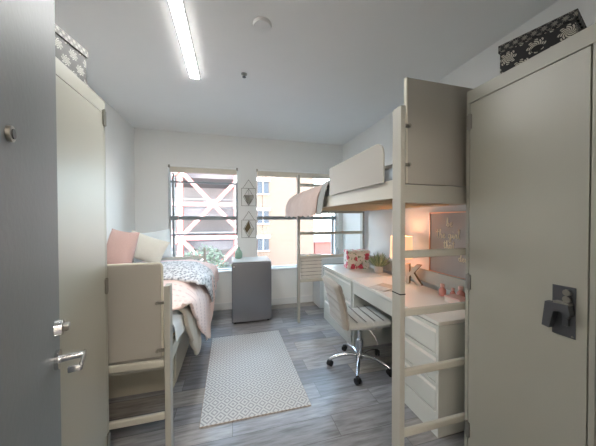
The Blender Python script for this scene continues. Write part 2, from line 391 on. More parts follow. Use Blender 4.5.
MB().box(.038, .078, .017, .034, 1.075, 1.095, bev=.005, mat=DM).build('thumb_turn', 'satin', k)
k = MB().cyl(dpt(.42, 0, 1.60), dpt(.42, .007, 1.60), .016, n=24).build('peephole', 'satin', t, True)
MB().cyl(dpt(.42, .006, 1.60), dpt(.42, .009, 1.60), .010, n=16).build('peephole_lens', 'black', k)

# ------------------------------------------------------------------ wardrobes
def wardrobe(xf, xb, y0, y1, zt, hz, label, latch=None):
    """front face plane at x=xf, back at xb, hinge side at y1"""
    s = 1 if xf < xb else -1        # s=1: front faces -x
    t = thing('wardrobe', ((xf + xb) / 2, (y0 + y1) / 2, 0), label, 'wardrobe')
    body = MB(); e = xf + s * .022
    lo, hi = sorted((e, xb)); body.box(lo, hi, y0, y1, 0, zt, bev=.002)
    body.build('body', 'wardrobe', t)
    fl, fh = sorted((xf, xf + s * .022))
    ff = MB().box(fl, fh, y0, y1, zt - .07, zt, bev=.002).box(fl, fh, y1 - .018, y1, 0, zt - .07, bev=.002).box(fl, fh, y0, y0 + .018, 0, zt - .07, bev=.002).box(fl, fh, y0 + .018, y1 - .018, 0, .06, bev=.002)
    ff.build('face_frame', 'wardrobe', t)
    gl, gh = sorted((xf + s * .018, xf + s * .0225)); 
    B(gl, gh, y0 + .018, y1 - .018, .06, zt - .07).build('door_gap', 'wardrobe_inner', t)
    dl, dh = sorted((xf - s * .001, xf + s * .0175))
    dr = B(dl, dh, y0 + .022, y1 - .0225, .065, zt - .0745, bev=.0015).build('door', 'wardrobe', t)
    for z in hz:
        a, b = sorted((xf - s * .008, xf + s * .004))
        hg = MB().cyl((xf - s * .004, y1 - .0205, z), (xf - s * .004, y1 - .0205, z + .09), .006, n=12)
        hg.box(a + .001, b, y1 - .034, y1 - .006, z + .005, z + .085, bev=.001)
        hg.build('hinge', 'satin', dr)
    if latch:
        yc, zc = latch; X = xf - s * .001
        pl = B(*sorted((X, X - s * .004)), yc - .036, yc + .036, zc - .10, zc + .10, bev=.001).build('latch_plate', 'steel_plate', dr)
        # projecting hasp lever
        poly = [(yc + .044, zc + .03), (yc - .028, zc + .034), (yc - .034, zc - .004), (yc - .024, zc - .02), (yc - .006, zc + .004), (yc + .016, zc - .004), (yc + .030, zc - .075), (yc + .054, zc - .072)]
        MB().prism([(a, b) for a, b in poly], 'x', *sorted((X - s * .006, X - s * .034))).build('latch_lever', 'steel_plate', pl)
        MB().box(*sorted((X - s * .004, X - s * .014)), yc - .020, yc + .002, zc - .055, zc + .03, bev=.003).build('keeper', 'steel_plate', pl)
        for dz in (.052, .078):
            MB().cyl((X - s * .002, yc - .014, zc + dz), (X - s * .016, yc - .014, zc + dz), .0125, n=18).build('lock_cylinder', 'satin', pl, True)
        MB().box(*sorted((X - s * .004, X - s * .03)), yc - .03, yc + .02, zc + .03, zc + .040, bev=.002).build('latch_cap', 'satin', pl)
        MB().cyl((X - s * .003, yc - .028, zc - .092), (X - s * .006, yc - .028, zc - .092), .004, n=10).build('screw', 'satin', pl)
    return t
wardrobe(1.285, 1.90, .583, 1.105, 2.145, (.2, 1.035, 1.925), 'tall grey metal wardrobe on the right with a steel latch plate', (.672, 1.062))
wardrobe(-.674, XL + .012, 1.01, 1.612, 2.085, (.15, 1.02, 1.945), 'tall beige grey metal wardrobe on the left beside the open door')

def storage_box(xf, yc, rot, wid, dep, z, hgt, side, mat, lidmat, label, hole):
    """front face centre at (xf, yc); side=-1: front faces -x, +1: front faces +x"""
    R = Matrix.Translation((xf, yc, z)) @ Matrix.Rotation(math.radians(rot), 4, 'Z')
    t = thing('storage_box', (xf, yc, z), label, 'box')
    t.rotation_euler = (0, 0, 0)
    a, b = sorted((-side * .006, -side * dep)); h = wid / 2
    org = R.to_translation()
    def part(mb, name, m):
        o = mb.build(name, m, t, org=(0, 0, 0)); o.matrix_local = Matrix.Rotation(math.radians(rot), 4, 'Z'); return o
    part(B(a, b, -h + .006, h - .006, 0, hgt - .006, bev=.002), 'box_body', mat)
    a2, b2 = sorted((0, -side * (dep + .006)))
    part(B(a2, b2, -h, h, hgt - .038, hgt, bev=.002), 'lid', lidmat)
    n = 20; X = -side * .006; vs = []
    for q in (X - side * .001, X + side * .0015): vs += [(q, hole[0] + .022 * cos(2 * PI * i / n), hole[1] + .014 * sin(2 * PI * i / n)) for i in range(n)]
    part(MB().add(vs, [(i, (i + 1) % n, n + (i + 1) % n, n + i) for i in range(n)] + [tuple(range(n)), tuple(range(n, 2 * n))]), 'handle_hole', 'dark')
storage_box(1.378, .842, 18, .276, .20, 2.145, .178, -1, 'damask_black', 'lid_black', 'black cardboard box with white damask print on the right wardrobe', (-.01, .085))
storage_box(-.785, 1.43, -12.5, .36, .24, 2.085, .262, 1, 'damask_black_sheen', 'lid_black_sheen', 'black cardboard box with white damask print, painted reflection greying it, on the left wardrobe', (-.045, .16))

# ------------------------------------------------------------------ beds
def slat_set(t, x0, x1, y0, y1, z, n):
    for i in range(n):
        y = y0 + (y1 - y0) * (i + .5) / n
        B(x0, x1, y - .035, y + .035, z, z + .018, bev=.002).build('slat', 'slat', t)
def bedframe(t, x0, x1, y0, y1, deck, top, rungs_near, rungs_far, posts_side):
    pw, pd = .032, .072
    def post(x, y):
        B(x, x + pw, y, y + pd, 0, top, bev=.004).build('post', 'frame', t)
    for x in (x0, x1 - pw):
        post(x, y0); post(x, y1 - pd)
    for (yy, rr) in ((y0 + .005, rungs_near), (y1 - pd + .005, rungs_far)):
        for z in rr: B(x0 + pw, x1 - pw, yy, yy + .024, z - .042, z, bev=.008, seg=3).build('rung', 'frame_light', t)
        yr = yy if top > 1.5 else yy + (.058 if yy < 2.5 else -.06)
        B(x0 + pw, x1 - pw, yr, yr + .024, deck - .03, deck + .07, bev=.003).build('end_rail', 'frame', t)
    for x in ((x0 + .006, x0 + .03), (x1 - .03, x1 - .006)):
        B(x[0], x[1], y0 + pd, y1 - pd, deck, deck + (.105 if top > 1.5 else .09), bev=.003).build('side_rail', 'frame_light', t)
    slat_set(t, x0 + .03, x1 - .03, y0 + .06, y1 - .06, deck + .005, 12)

# --- loft bed on the right
LX0, LX1, LY0, LY1 = .882, 1.905, 1.143, 3.345
t = thing('loft_bed', ((LX0 + LX1) / 2, (LY0 + LY1) / 2, 0), 'tall beige metal loft bed above the desks on the right', 'bed')
bedframe(t, LX0, LX1, LY0, LY1, 1.55, 2.045, (1.258, .935, .60, .262), (1.93, 1.26, .93, .60), 'near rail kept')
loft = t
B(LX0 - .001, LX0 + .033, LY0 - .001, LY0 + .073, 1.018, 1.024).build('post_joint', 'dark', t)
# near-end panel, clamped behind the near posts
pn = B(.958, 1.86, LY0 + .040, LY0 + .060, 1.63, 2.225, bev=.002).build('end_panel', 'panel', t)
B(.949, .958, LY0 + .039, LY0 + .061, 1.63, 2.225, bev=.001).build('edge_band', 'panel_edge', pn)
for z in (1.95, 1.735):
    MB().box(.912, .966, LY0 + .022, LY0 + .041, z - .008, z + .008, bev=.003).cyl((.955, LY0 + .03, z), (.955, LY0 + .016, z), .009, n=14).build('panel_clamp', 'satin', pn, False)
# side guard panel with rounded near corner
poly = [(2.10, 1.648), (2.10, 1.888)]
for i in range(9): a = PI / 2 * i / 8; poly.append((1.285 + .07 - .07 * sin(a), 1.818 + .07 * cos(a) ))
poly += [(1.285, 1.648)]
gp = MB().prism(poly, 'x', .864, .878).build('guard_panel', 'panel', t)
if True:
    MB().tube([(.871, 2.1, 1.889)] + [(.871, p[0], p[1]) for p in poly[2:]], .0075, 8).build('edge_band', 'frame', gp, True)
B(LX1 - .045, LX1 - .02, LY0 + .04, LY1 - .04, .80, .925, bev=.003).build('back_rail', 'frame', t)
tag(B(.90, 1.87, LY0 + .07, LY1 - .05, 1.645, 1.74, bev=.03, seg=3).build('loft_mattress', 'mattress', None, True, org=(1.38, 2.2, 1.645)), 'blue grey mattress lying on the loft bed frame', 'mattress')

def cloth(name, mat, pts, thick=.012, parent=None, **kw):
    """pts: grid [i][j] of Vectors -> solid sheet"""
    n, m = len(pts), len(pts[0]); me = bpy.data.meshes.new(name)
    org = Vector(kw.get('org', pts[n // 2][m // 2]))
    me.from_pydata([Vector(p) - org for r in pts for p in r], [], [(i * m + j, (i + 1) * m + j, (i + 1) * m + j + 1, i * m + j + 1) for i in range(n - 1) for j in range(m - 1)])
    me.materials.append(M[mat]); o = bpy.data.objects.new(name, me); COL.objects.link(o); o.location = org
    for p in me.polygons: p.use_smooth = True
    md = o.modifiers.new('solid', 'SOLIDIFY'); md.thickness = thick; md.offset = 0
    md = o.modifiers.new('sub', 'SUBSURF'); md.levels = 1; md.render_levels = 1
    return o
def wob(a, b, k=1.0): return k * (sin(a * 9.1 + b * 3.3) * .5 + sin(a * 17.3 - b * 7.1 + 1.3) * .3 + sin(b * 21 + a * 4.2) * .2)

# crumpled bedding on the loft (grey) near the post, bunched blanket
o = MB()
b = bmesh.new(); bmesh.ops.create_grid(b, x_segments=40, y_segments=60, size=.5)
top = []; NX, NY = 30, 60
pts = []
for i in range(NX + 1):
    row = []
    for j in range(NY + 1):
        x = .905 + .94 * i / NX; y = 1.235 + 2.0 * j / NY
        e = min(1, min(i, NX - i) / 2.5); z = 1.725 + .035 * e + .022 * wob(x * 2, y * 2) * e + .014 * wob(y * 5, x * 4) * e
        row.append((x, y, z + .005))
    pts.append(row)
tag(cloth('loft_duvet', 'grey_cloth', pts, .02), 'crumpled grey knit duvet on the loft bed mattress', 'duvet')
b.free()
# pink throw hanging over the loft rail
pts = []
NY = 40
for j in range(NY + 1):
    f = j / NY; y = 2.24 + 1.20 * f
    prof = []
    bul = .018 + .05 * f
    hem = 1.475 + .012 * sin(f * 40)
    topz = 1.79 - .012 * f
    shift = 0
    K = 22
    for k in range(K + 1):
        g = k / K
        if g < .3: x = 1.12 - (1.12 - .875) * g / .3; z = topz + .012 * sin(f * 20 + g * 6) - .02 * g
        else:
            q = (g - .3) / .7; x = .875 - (bul + .03) * sin(min(1, q * 1.8) * PI / 2) - .02 * q * f; z = topz - .01 - (topz - hem) * (q ** 1.15)
            yy = 0
        x += .012 * wob(f * 2.6, g * .8) * g - .012 * f * g
        yo = (.16 * (1 - f) ** 2) * max(0, g - .3) / .7 + .05 * f * max(0, g - .3)
        prof.append((x, y + yo, z))
    pts.append(prof)
tag(cloth('pink_throw', 'pink_throw', pts, .014), 'dusty pink throw blanket hanging over the far rail of the loft bed', 'blanket')
pts = []
for j in range(9):
    f = j / 8; y = 2.11 + .16 * f; prof = []
    for k in range(15):
        g = k / 14
        if g < .3: x = 1.12 - .245 * g / .3; z = 1.80 - .01 * g
        else:
            q = (g - .3) / .7; x = .875 - .032 * sin(min(1, q * 2) * PI / 2); z = 1.797 - .32 * q
        prof.append((x, y + .20 * max(0, g - .3), z + .004 * sin(j * 2)))
    pts.append(prof)
tag(cloth('grey_throw', 'grey_cloth', pts, .012), 'grey blanket edge hanging between the pink throw and guard panel', 'blanket')
# towel on the far ladder rung
pts = []
for j in range(15):
    f = j / 14; x = 0.935 + .30 * f; prof = []
    for k in range(25):
        g = k / 24
        yc = LY1 - .034 + .017; 
        if g < .46: y = yc - .022 - .004 * sin(f * 9); z = .60 + .33 * g / .46
        elif g < .54: a = (g - .46) / .08 * PI; y = yc - .022 * cos(a); z = .932 + .012 * sin(a)
        else: y = yc + .022; z = .932 - .26 * (g - .54) / .46
        prof.append((x, y, z))
    pts.append(prof)
tw = tag(cloth('towel', 'towel', pts, .010), 'folded cream ribbed towel hanging on the loft bed ladder rung', 'towel')
for k in range(6):
    z = .645 + k * .05
    o = B(.93, 1.24, LY1 - .034 - .014, LY1 - .034 - .009, z, z + .006, bev=.002).build('rib', 'seam', None, org=tuple(tw.location)); o.parent = tw; o.location = (0, 0, 0)

# --- low bed on the left
BX0, BX1, BY0, BY1 = XL + .02, -.360, 1.622, 3.85
t = thing('low_bed', ((BX0 + BX1) / 2, (BY0 + BY1) / 2, 0), 'low beige metal bed along the left wall under pillows', 'bed')
bedframe(t, BX0, BX1, BY0, BY1, .535, 1.035, (.59, .268), (.91, .27), None)
pn = B(-1.29, -.412, BY0 + .037, BY0 + .057, .588, 1.168, bev=.012, seg=3).build('end_panel', 'panel', t)
MB().tube([(-1.28, BY0 + .047, 1.166), (-.424, BY0 + .047, 1.166), (-.414, BY0 + .047, 1.157), (-.411, BY0 + .047, 1.145), (-.411, BY0 + .047, .60)], .0075, 8).build('edge_band', 'panel_edge', pn, True)
for z in (.93, .64): MB().box(-.440, -.385, BY0 + .020, BY0 + .038, z - .008, z + .008, bev=.003).cyl((-.435, BY0 + .03, z), (-.435, BY0 + .014, z), .009, n=14).build('panel_clamp', 'satin', pn)
# underbed chest of drawers
c = thing('underbed_chest', (-.9, 2.95, 0), 'grey storage chest standing on the floor under the low bed', 'chest')
B(BX0 + .03, -.482, 2.28, 3.70, 0.0, .46, bev=.003).build('chest_body', 'laminate', c)
for (a, b_) in ((2.30, 2.98), (3.0, 3.68)):
    dd = B(-.482, -.466, a, b_, .03, .44, bev=.003).build('drawer', 'laminate', c)
    B(-.467, -.463, a + .2, b_ - .2, .40, .425).build('finger_pull', 'groove', dd)
tag(B(BX0 + .03, -.385, BY0 + .06, BY1 - .05, .632, .80, bev=.035, seg=3).build('low_mattress', 'mattress', None, True, org=(-.87, 2.75, .632)), 'blue grey mattress on the low bed under white sheets', 'mattress')
def drape(name, mat, ya, yb, xin, hemf, z0, bulge, thick, ny=50, seed=0, xtop=None, fold=.012):
    pts = []
    for j in range(ny + 1):
        y = ya + (yb - ya) * j / ny; hem = hemf(y); bl = bulge(y); prof = []
        K = 26; xe = -.40
        for k in range(K + 1):
            g = k / K
            if g < .5:
                x = xin + (xe - xin) * g / .5; z = z0(y) + .010 * wob(x * 2.2 + seed, y * 1.8); z -= .035 * max(0, (g - .38) / .12) ** 2 if g > .38 else 0
                yy = y
            else:
                q = (g - .5) / .5; L = z0(y) - .03 - hem
                x = xe + bl * sin(min(1, q * 2.2) * PI / 2) + .02 * q
                z = z0(y) - .03 - L * q ** 1.05 - .006
                if L > .1: x += fold * sin(y * 26 + seed) * q * min(1, L * 3)
                yy = y + .02 * q * sin(y * 7)
            prof.append((x, yy, z))
        pts.append(prof)
    return cloth(name, mat, pts, thick)
sm = lambda a, b, x: max(0, min(1, (x - a) / (b - a))) ** 2 * (3 - 2 * max(0, min(1, (x - a) / (b - a))))
def lerp_tab(tab):
    def f(y):
        if y <= tab[0][0]: return tab[0][1]
        for (a, va), (b, vb) in zip(tab, tab[1:]):
            if y <= b: q = (y - a) / (b - a); q = q * q * (3 - 2 * q); return va + (vb - va) * q
        return tab[-1][1]
    return f
o = drape('white_sheet', 'linen', 1.74, 3.74, BX0 + .05, lerp_tab([(1.74, .64), (2.2, .60), (3.7, .62)]), lambda y: .825, lambda y: .035, .012, seed=2, fold=.015)
tag(o, 'white crumpled sheet tucked over the low bed mattress', 'sheet')
o = drape('taupe_comforter', 'comforter', 1.92, 2.62, BX0 + .08, lerp_tab([(1.92, .66), (2.1, .46), (2.35, .26), (2.5, .16), (2.62, .22)]), lambda y: .850, lambda y: .065, .03, seed=4)
tag(o, 'taupe comforter with its corner hanging off the low bed near floor', 'comforter')
o = drape('pink_blanket', 'blanket', 1.78, 3.74, BX0 + .08, lerp_tab([(1.78, .88), (1.92, .82), (2.2, .60), (2.5, .36), (2.8, .14), (2.98, .07), (3.06, .22), (3.2, .50), (3.74, .60)]), lambda y: .885 + .02 * sin(y * 3), lerp_tab([(1.78, .07), (2.2, .10), (2.9, .125), (3.2, .16), (3.74, .19)]), .024, ny=70, seed=1)
tag(o, 'pale pink knitted blanket draped over the side of the low bed', 'blanket')
o = drape('grey_throw', 'throw', 2.35, 3.42, -1.15, lerp_tab([(2.35, .86), (2.6, .80), (2.85, .62), (3.1, .45), (3.42, .50)]), lambda y: .912 + .02 * sin(y * 3), lerp_tab([(2.35, .09), (2.9, .15), (3.42, .165)]), .022, seed=5)
tag(o, 'grey and white chunky knit throw across the pink blanket', 'blanket')

def pillow(name, mat, cx, cy, cz, w, h, th, rot, label, tilt=0, roll=0, pw=2.6):
    vs = []; N = 20; fs = []
    for side in (1, -1):
        for i in range(N + 1):
            for j in range(N + 1):
                u = -1 + 2 * i / N; v_ = -1 + 2 * j / N
                e = max(0, (1 - abs(u) ** pw) * (1 - abs(v_) ** pw)) ** .5
                k = 1 - .07 * (1 - abs(v_) ** 2) * abs(u) ** 3; k2 = 1 - .07 * (1 - abs(u) ** 2) * abs(v_) ** 3
                vs.append(Vector((u * w / 2 * k, side * (th / 2 * e + .004), v_ * h / 2 * k2)))
    m = N + 1
    for s_ in (0, 1):
        o_ = s_ * m * m
        for i in range(N):
            for j in range(N): fs.append((o_ + i * m + j, o_ + (i + 1) * m + j, o_ + (i + 1) * m + j + 1, o_ + i * m + j + 1))
    for i in range(N):
        for (a, b_) in (((i * m), (i + 1) * m), ((i * m + N), (i + 1) * m + N), (i, i + 1), (N * m + i, N * m + i + 1)): fs.append((a, b_, m * m + b_, m * m + a))
    R = Matrix.Translation((cx, cy, cz)) @ Matrix.Rotation(rot, 4, 'Z') @ Matrix.Rotation(tilt, 4, 'X') @ Matrix.Rotation(roll, 4, 'Y')
    return tag(MB().add(vs, fs, R).build(name, mat, None, True, org=(cx, cy, cz)), label, 'pillow')
pillow('throw_pillow', 'pink_pillow', -1.125, 2.98, 1.115, .33, .42, .13, math.radians(-22), 'pink knitted square pillow leaning nearest the left wardrobe', math.radians(-12), math.radians(7))
pillow('throw_pillow', 'cream_pillow', -1.0, 3.34, 1.09, .50, .31, .14, math.radians(-14), 'cream cotton pillow standing behind the pink pillow', math.radians(-14), math.radians(18), 2.2)
pillow('bed_pillow', 'white_pillow', -1.0, 3.60, 1.095, .46, .38, .13, math.radians(-4), 'white pillow at the back against the bed end and window', math.radians(-10), math.radians(-8))

# ------------------------------------------------------------------ rug and fridge
RM = [(-.218, 1.79), (.581, 1.785), (.574, 3.112), (-.226, 3.108)]
rg = tag(MB().prism(RM, 'z', 0.0, .009).build('area_rug', 'rug', None, org=(.18, 2.45, 0)), 'white rug with grey nested diamond pattern on the wood floor', 'rug')
MB().tube([(x_, y_, .006) for x_, y_ in RM + RM[:1]], .003, 6).build('edge_binding', 'copper', rg)
t = thing('mini_fridge', (.27, 3.66, 0), 'dark grey mini fridge between the two windows', 'fridge')
B(.004, .536, 3.485, 3.90, .02, .83, bev=.006).build('cabinet', 'fridge', t)
dr = B(0, .54, 3.435, 3.48, .03, .838, bev=.008).build('door', 'fridge', t)
MB().cyl((.03, 3.433, .792), (.03, 3.437, .792), .008, n=16).build('badge', 'white', dr)
B(.012, .528, 3.44, 3.475, .838, .843).build('top_trim', 'black', dr)
B(0, .54, 3.47, 3.905, .83, .852, bev=.005).build('top', 'fridge_top', t)
for (x, y) in ((.04, 3.5), (.50, 3.5), (.04, 3.86), (.50, 3.86)): MB().cyl((x, y, 0), (x, y, .022), .016, n=12).build('foot', 'black', t)
tag(MB().lathe([(.0, 0), (.045, .0), (.056, .02), (.058, .06), (.05, .10), (.028, .128), (.02, .14), (.022, .165), (.018, .168), (.012, .14), (0, .12)], (.10, 3.80, .852)).build('green_vase', 'green_vase', None, True, org=(.10, 3.8, .852)), 'sage green ceramic bottle vase on the left of the mini fridge', 'vase')

# wire wall hangings
def hanging(xa, xb, z0, z1, kind, label):
    t = thing('wall_hanging', ((xa + xb) / 2, YF - .02, z1), label, 'wall hanging')
    xm = (xa + xb) / 2; y = YF - .012; H = z1 - z0; w = MB(); r = .0028
    zt_ = z1 - H * .33; q = lambda a, b: w.tube([a, b], r, 6)
    q((xm, y, z1), (xa + .02, y, zt_)); q((xm, y, z1), (xb - .02, y, zt_)); q((xa, y, zt_), (xb, y, zt_)); q((xa, y, z0), (xb, y, z0)); q((xa, y, zt_), (xa, y, z0)); q((xb, y, zt_), (xb, y, z0))
    w.build('wire_frame', 'wire', t)
    zc = (zt_ + z0) / 2
    w = MB(); hh = (zt_ - z0) * .48
    ps = [(xm, y, zc + hh), (xb - .03, y, zc), (xm, y, zc - hh), (xa + .03, y, zc)]
    for i in range(4): w.tube([ps[i], ps[(i + 1) % 4]], r, 6); w.tube([ps[i], (xm, y - .05, zc)], r * .8, 6)
    w.build('diamond_wire', 'wire', t)
    if kind == 0:
        MB().add([(xa + .035, y, zc + .03), (xb - .035, y, zc + .03), (xb - .035, y - .05, zc + .03), (xa + .035, y - .05, zc + .03), (xm - .02, y, zc - hh + .03), (xm + .02, y, zc - hh + .03), (xm + .02, y - .02, zc - hh + .03), (xm - .02, y - .02, zc - hh + .03)],
                 [(0, 1, 2, 3), (4, 5, 6, 7), (0, 1, 5, 4), (1, 2, 6, 5), (2, 3, 7, 6), (3, 0, 4, 7)]).build('planter', 'planter', t)
    else:
        MB().prism([(xm, zc + hh - .01), (xm + .03, zc + .02), (xm - .01, zc - .03), (xm - .03, zc - hh * .5), (xa + .045, zc + .0)], 'y', y - .012, y - .002).build('dried_stem', 'dried', t)
        MB().prism([(xm + .03, zc + .01), (xb - .04, zc), (xm + .01, zc - hh + .02), (xm - .02, zc - hh * .5)], 'y', y - .008, y - .002).build('mirror', 'panel_edge', t)
hanging(.16, .385, 1.655, 2.075, 0, 'upper wire diamond wall hanging holding a grey planter')
hanging(.16, .385, 1.14, 1.565, 1, 'lower wire diamond wall hanging with a dried brown leaf')

# ------------------------------------------------------------------ desks
DX0, DX1 = 1.299, 1.855
def drawer(t, y0, y1, z0, z1):
    d_ = B(DX0 - .004, DX0 + .014, y0, y1, z0, z1 - .055, bev=.003).build('drawer', 'desk', t)
    MB().prism([(DX0 + .012, z1 - .058), (DX0 - .004, z1 - .055), (DX0 - .004, z1 - .048), (DX0 + .012, z1 - .035)], 'y', y0, y1).build('lip', 'desktop', d_)
    B(DX0 - .002, DX0 + .014, y0, y1, z1 - .03, z1 - .006, bev=.002).build('drawer_rail', 'desk', d_)
    return d_
t = thing('writing_desk', ((DX0 + DX1) / 2, 1.89, 0), 'near white desk with three drawers beside the right wardrobe', 'desk')
B(DX0 - .012, DX1, 1.29, 2.486, .742, .766, bev=.003).build('desk_top', 'desktop', t)
pd_ = B(DX0 + .012, DX1 - .01, 1.30, 1.765, .0, .735, bev=.002).build('pedestal', 'desk', t)
MB().box(DX0 - .004, DX0 + .012, 1.30, 1.322, 0, .735).box(DX0 - .004, DX0 + .012, 1.744, 1.765, 0, .735).box(DX0 - .004, DX0 + .012, 1.322, 1.744, 0, .155).build('pedestal_face', 'desk', pd_)
for z0, z1 in ((.165, .352), (.356, .545), (.549, .735)): drawer(t, 1.325, 1.741, z0, z1)
B(DX0, DX1 - .01, 2.462, 2.488, 0, .74, bev=.002).build('side_leg', 'desk', t)
B(DX0, DX0 + .018, 1.768, 2.46, .612, .735, bev=.003).build('apron_drawer', 'desk', t)
B(DX1 - .05, DX1 - .03, 1.765, 2.462, .25, .735).build('modesty_panel', 'desk', t)
t = thing('dresser', ((DX0 + DX1) / 2, 2.95, 0), 'far white dresser with drawers by the window', 'dresser')
B(DX0 - .012, DX1, 2.505, 3.370, .742, .766, bev=.003).build('dresser_top', 'desktop', t)
B(DX0 + .012, DX1 - .01, 2.512, 3.362, 0, .735, bev=.002).build('dresser_body', 'desk', t)
MB().box(DX0 - .004, DX0 + .012, 2.512, 2.53, 0, .735).box(DX0 - .004, DX0 + .012, 3.342, 3.362, 0, .735).box(DX0 - .004, DX0 + .012, 2.53, 3.342, 0, .085).build('face_frame', 'desk', t)
for z0, z1 in ((.09, .30), (.305, .515), (.52, .735)): drawer(t, 2.532, 3.340, z0, z1)
# radiator cover by window
t = thing('radiator_cover', (1.62, 3.85, 0), 'white radiator cover under the right window beyond the dresser', 'radiator')
B(1.36, 1.90, 3.72, 4.06, 0, .80, bev=.01).build('cover', 'trim', t)
B(1.35, 1.91, 3.71, 4.062, .80, .82, bev=.004).build('cover_top', 'white', t)
for i in range(6): B(1.42, 1.84, 3.717, 3.722, .55 + i * .03, .56 + i * .03).build('grille_slot', 'groove', t)
t = thing('spray_bottle', (1.73, 3.86, .82), 'small clear bottle on the radiator cover beside the loft bed post', 'bottle')
MB().lathe([(0, 0), (.028, 0), (.03, .01), (.03, .09), (.012, .115), (.011, .135)], (1.73, 3.86, .82), 18).build('bottle_body', 'fridge_top', t, True)
B(1.70, 1.745, 3.85, 3.87, .955, .985, bev=.004).cyl((1.73, 3.86, .94), (1.73, 3.86, .96), .009).build('cap', 'white', t)

# floral box with lid
R = Matrix.Translation((1.655, 3.06, .767)) @ Matrix.Rotation(math.radians(-10), 4, 'Z')
t = thing('floral_box', (1.655, 3.06, .767), 'white box with pink red flower print on the dresser', 'box')
MB().box(-.15, .15, -.09, .09, 0, .225, bev=.003, mat=R).build('box_body', 'floral', t)
MB().box(-.156, .156, -.096, .096, .195, .243, bev=.003, mat=R).build('lid', 'floral', t)
# small item: potted succulent
pc = (1.765, 2.70, .767)
t = thing('potted_plant', pc, 'small green succulent in a white pot beside the floral box', 'plant')
MB().lathe([(0, 0), (.045, 0), (.05, .004), (.056, .085), (.05, .085), (.046, .07), (0, .07)], pc, 24).build('pot', 'pot', t, True)
MB().cyl((pc[0], pc[1], pc[2] + .068), (pc[0], pc[1], pc[2] + .076), .048).build('soil', 'bark', t)
for mat_, nn, sd in (('leaf', 46, 1), ('leaf2', 22, 2)):
    rs = random.Random(sd); w = MB()
    for i in range(nn):
        a = rs.uniform(0, 2 * PI); el = rs.uniform(.45, 1.5); L = rs.uniform(.08, .18); r0 = rs.uniform(0, .025)
        p = Vector((pc[0] + r0 * cos(a), pc[1] + r0 * sin(a), pc[2] + .07)); dd = Vector((cos(a) * cos(el), sin(a) * cos(el), sin(el)))
        w.tube([p, p + dd * L * .4, p + dd * L * .8 + Vector((0, 0, .01)), p + dd * L + Vector((0, 0, .018))], [.004, .007, .0055, .001], 6)
    w.build('leaves', mat_, t, True)
# table lamp behind the near post
lc = (1.735, 2.235, .767)
t = thing('table_lamp', lc, 'glowing table lamp with orange drum shade behind the loft bed post', 'lamp')
MB().lathe([(0, 0), (.06, 0), (.062, .012), (.02, .022), (.014, .05), (.03, .10), (.014, .16), (.010, .27), (0, .27)], lc, 24).build('base', 'pot', t, True)
sh = MB(); n = 36; vs = []
for r_, z_ in ((.114, .255), (.108, .485), (.105, .485), (.111, .255)): vs += [(lc[0] + r_ * cos(2 * PI * i / n), lc[1] + r_ * sin(2 * PI * i / n), lc[2] + z_) for i in range(n)]
sh.add(vs, [(k * n + i, k * n + (i + 1) % n, ((k + 1) % 4) * n + (i + 1) % n, ((k + 1) % 4) * n + i) for k in range(4) for i in range(n)])
sh.build('lamp_shade', 'shade', t, True)
MB().ico((lc[0], lc[1], lc[2] + .40), .03, 2).build('bulb', 'bulb', t, True)
# letter K
KM = Matrix.Translation((1.80, 2.13, .767)) @ Matrix.Rotation(math.radians(-62), 4, 'Z')
t = thing('letter_ornament', (1.80, 2.13, .767), 'white wooden letter K ornament standing on the near desk', 'ornament')
K = [(-.07, 0), (-.035, 0), (-.035, .075), (-.02, .09), (.045, 0), (.09, 0), (.01, .115), (.08, .205), (.035, .205), (-.035, .115), (-.035, .205), (-.07, .205)]
def pr_local(poly, y0, y1, m): return MB().prism(poly, 'y', y0, y1, mat=m)
pr_local(K, -.02, .02, KM).build('letter_sides', 'side_wood', t)
pr_local(K, -.0225, -.0195, KM).build('letter_front', 'pale_wood', t)
# magazine
GM = Matrix.Translation((1.43, 2.10, .767)) @ Matrix.Rotation(math.radians(24), 4, 'Z')
t = thing('magazine', (1.43, 2.10, .767), 'open magazine lying flat on the near desk by the post', 'magazine')
MB().box(-.13, .0, -.09, .09, 0, .006, bev=.002, mat=GM).build('left_page', 'paper', t)
MB().box(.001, .13, -.09, .09, 0, .005, bev=.002, mat=GM).build('right_page', 'paper_edge', t)
# pink bottles
def perfume(x, y, h, r, label, z=.767):
    t = thing('perfume_bottle', (x, y, z), label, 'bottle', 'pink bottles on the near desk')
    MB().lathe([(0, 0), (r * .8, 0), (r, .008), (r, h * .5), (r * .45, h * .68), (r * .35, h * .72)], (x, y, z), 20).build('bottle_body', 'pink_glass', t, True)
    MB().lathe([(r * .5, h * .72), (r * .62, h * .75), (r * .58, h * .97), (0, h)], (x, y, z), 16).build('cap', 'pink_cap', t, True)
perfume(1.765, 1.735, .105, .029, 'pink perfume bottle farthest from the wardrobe on the near desk')
perfume(1.80, 1.662, .085, .021, 'small pink bottle, middle of the three on the near desk')
perfume(1.815, 1.60, .115, .030, 'pink bottle nearest the wardrobe behind the pale pink box')
t = thing('trinket_box', (1.74, 1.56, .767), 'low pale pink box on the near desk against the wardrobe', 'box')
B(1.67, 1.78, 1.48, 1.62, .767, .803, bev=.003).build('box_body', 'tray', t)
B(1.667, 1.783, 1.477, 1.623, .803, .815, bev=.003).build('lid', 'pink_cap', t)

# letter board sign
t = thing('framed_sign', (XR - .012, 1.73, .95), 'grey framed board with cream hand lettering on the right wall', 'sign')
sy0, sy1, sz0, sz1 = 1.37, 2.025, .925, 1.487; X = XR - .004
B(X - .014, X, sy0, sy1, sz0, sz1).build('board', 'feltboard', t)
fr = MB(); w_ = .011
fr.box(X - .022, X, sy0 - w_, sy1 + w_, sz1, sz1 + w_, bev=.002).box(X - .022, X, sy0 - w_, sy1 + w_, sz0 - w_, sz0, bev=.002).box(X - .022, X, sy0 - w_, sy0, sz0, sz1).box(X - .022, X, sy1, sy1 + w_, sz0, sz1)
fr.build('sign_frame', 'rose_gold', t)
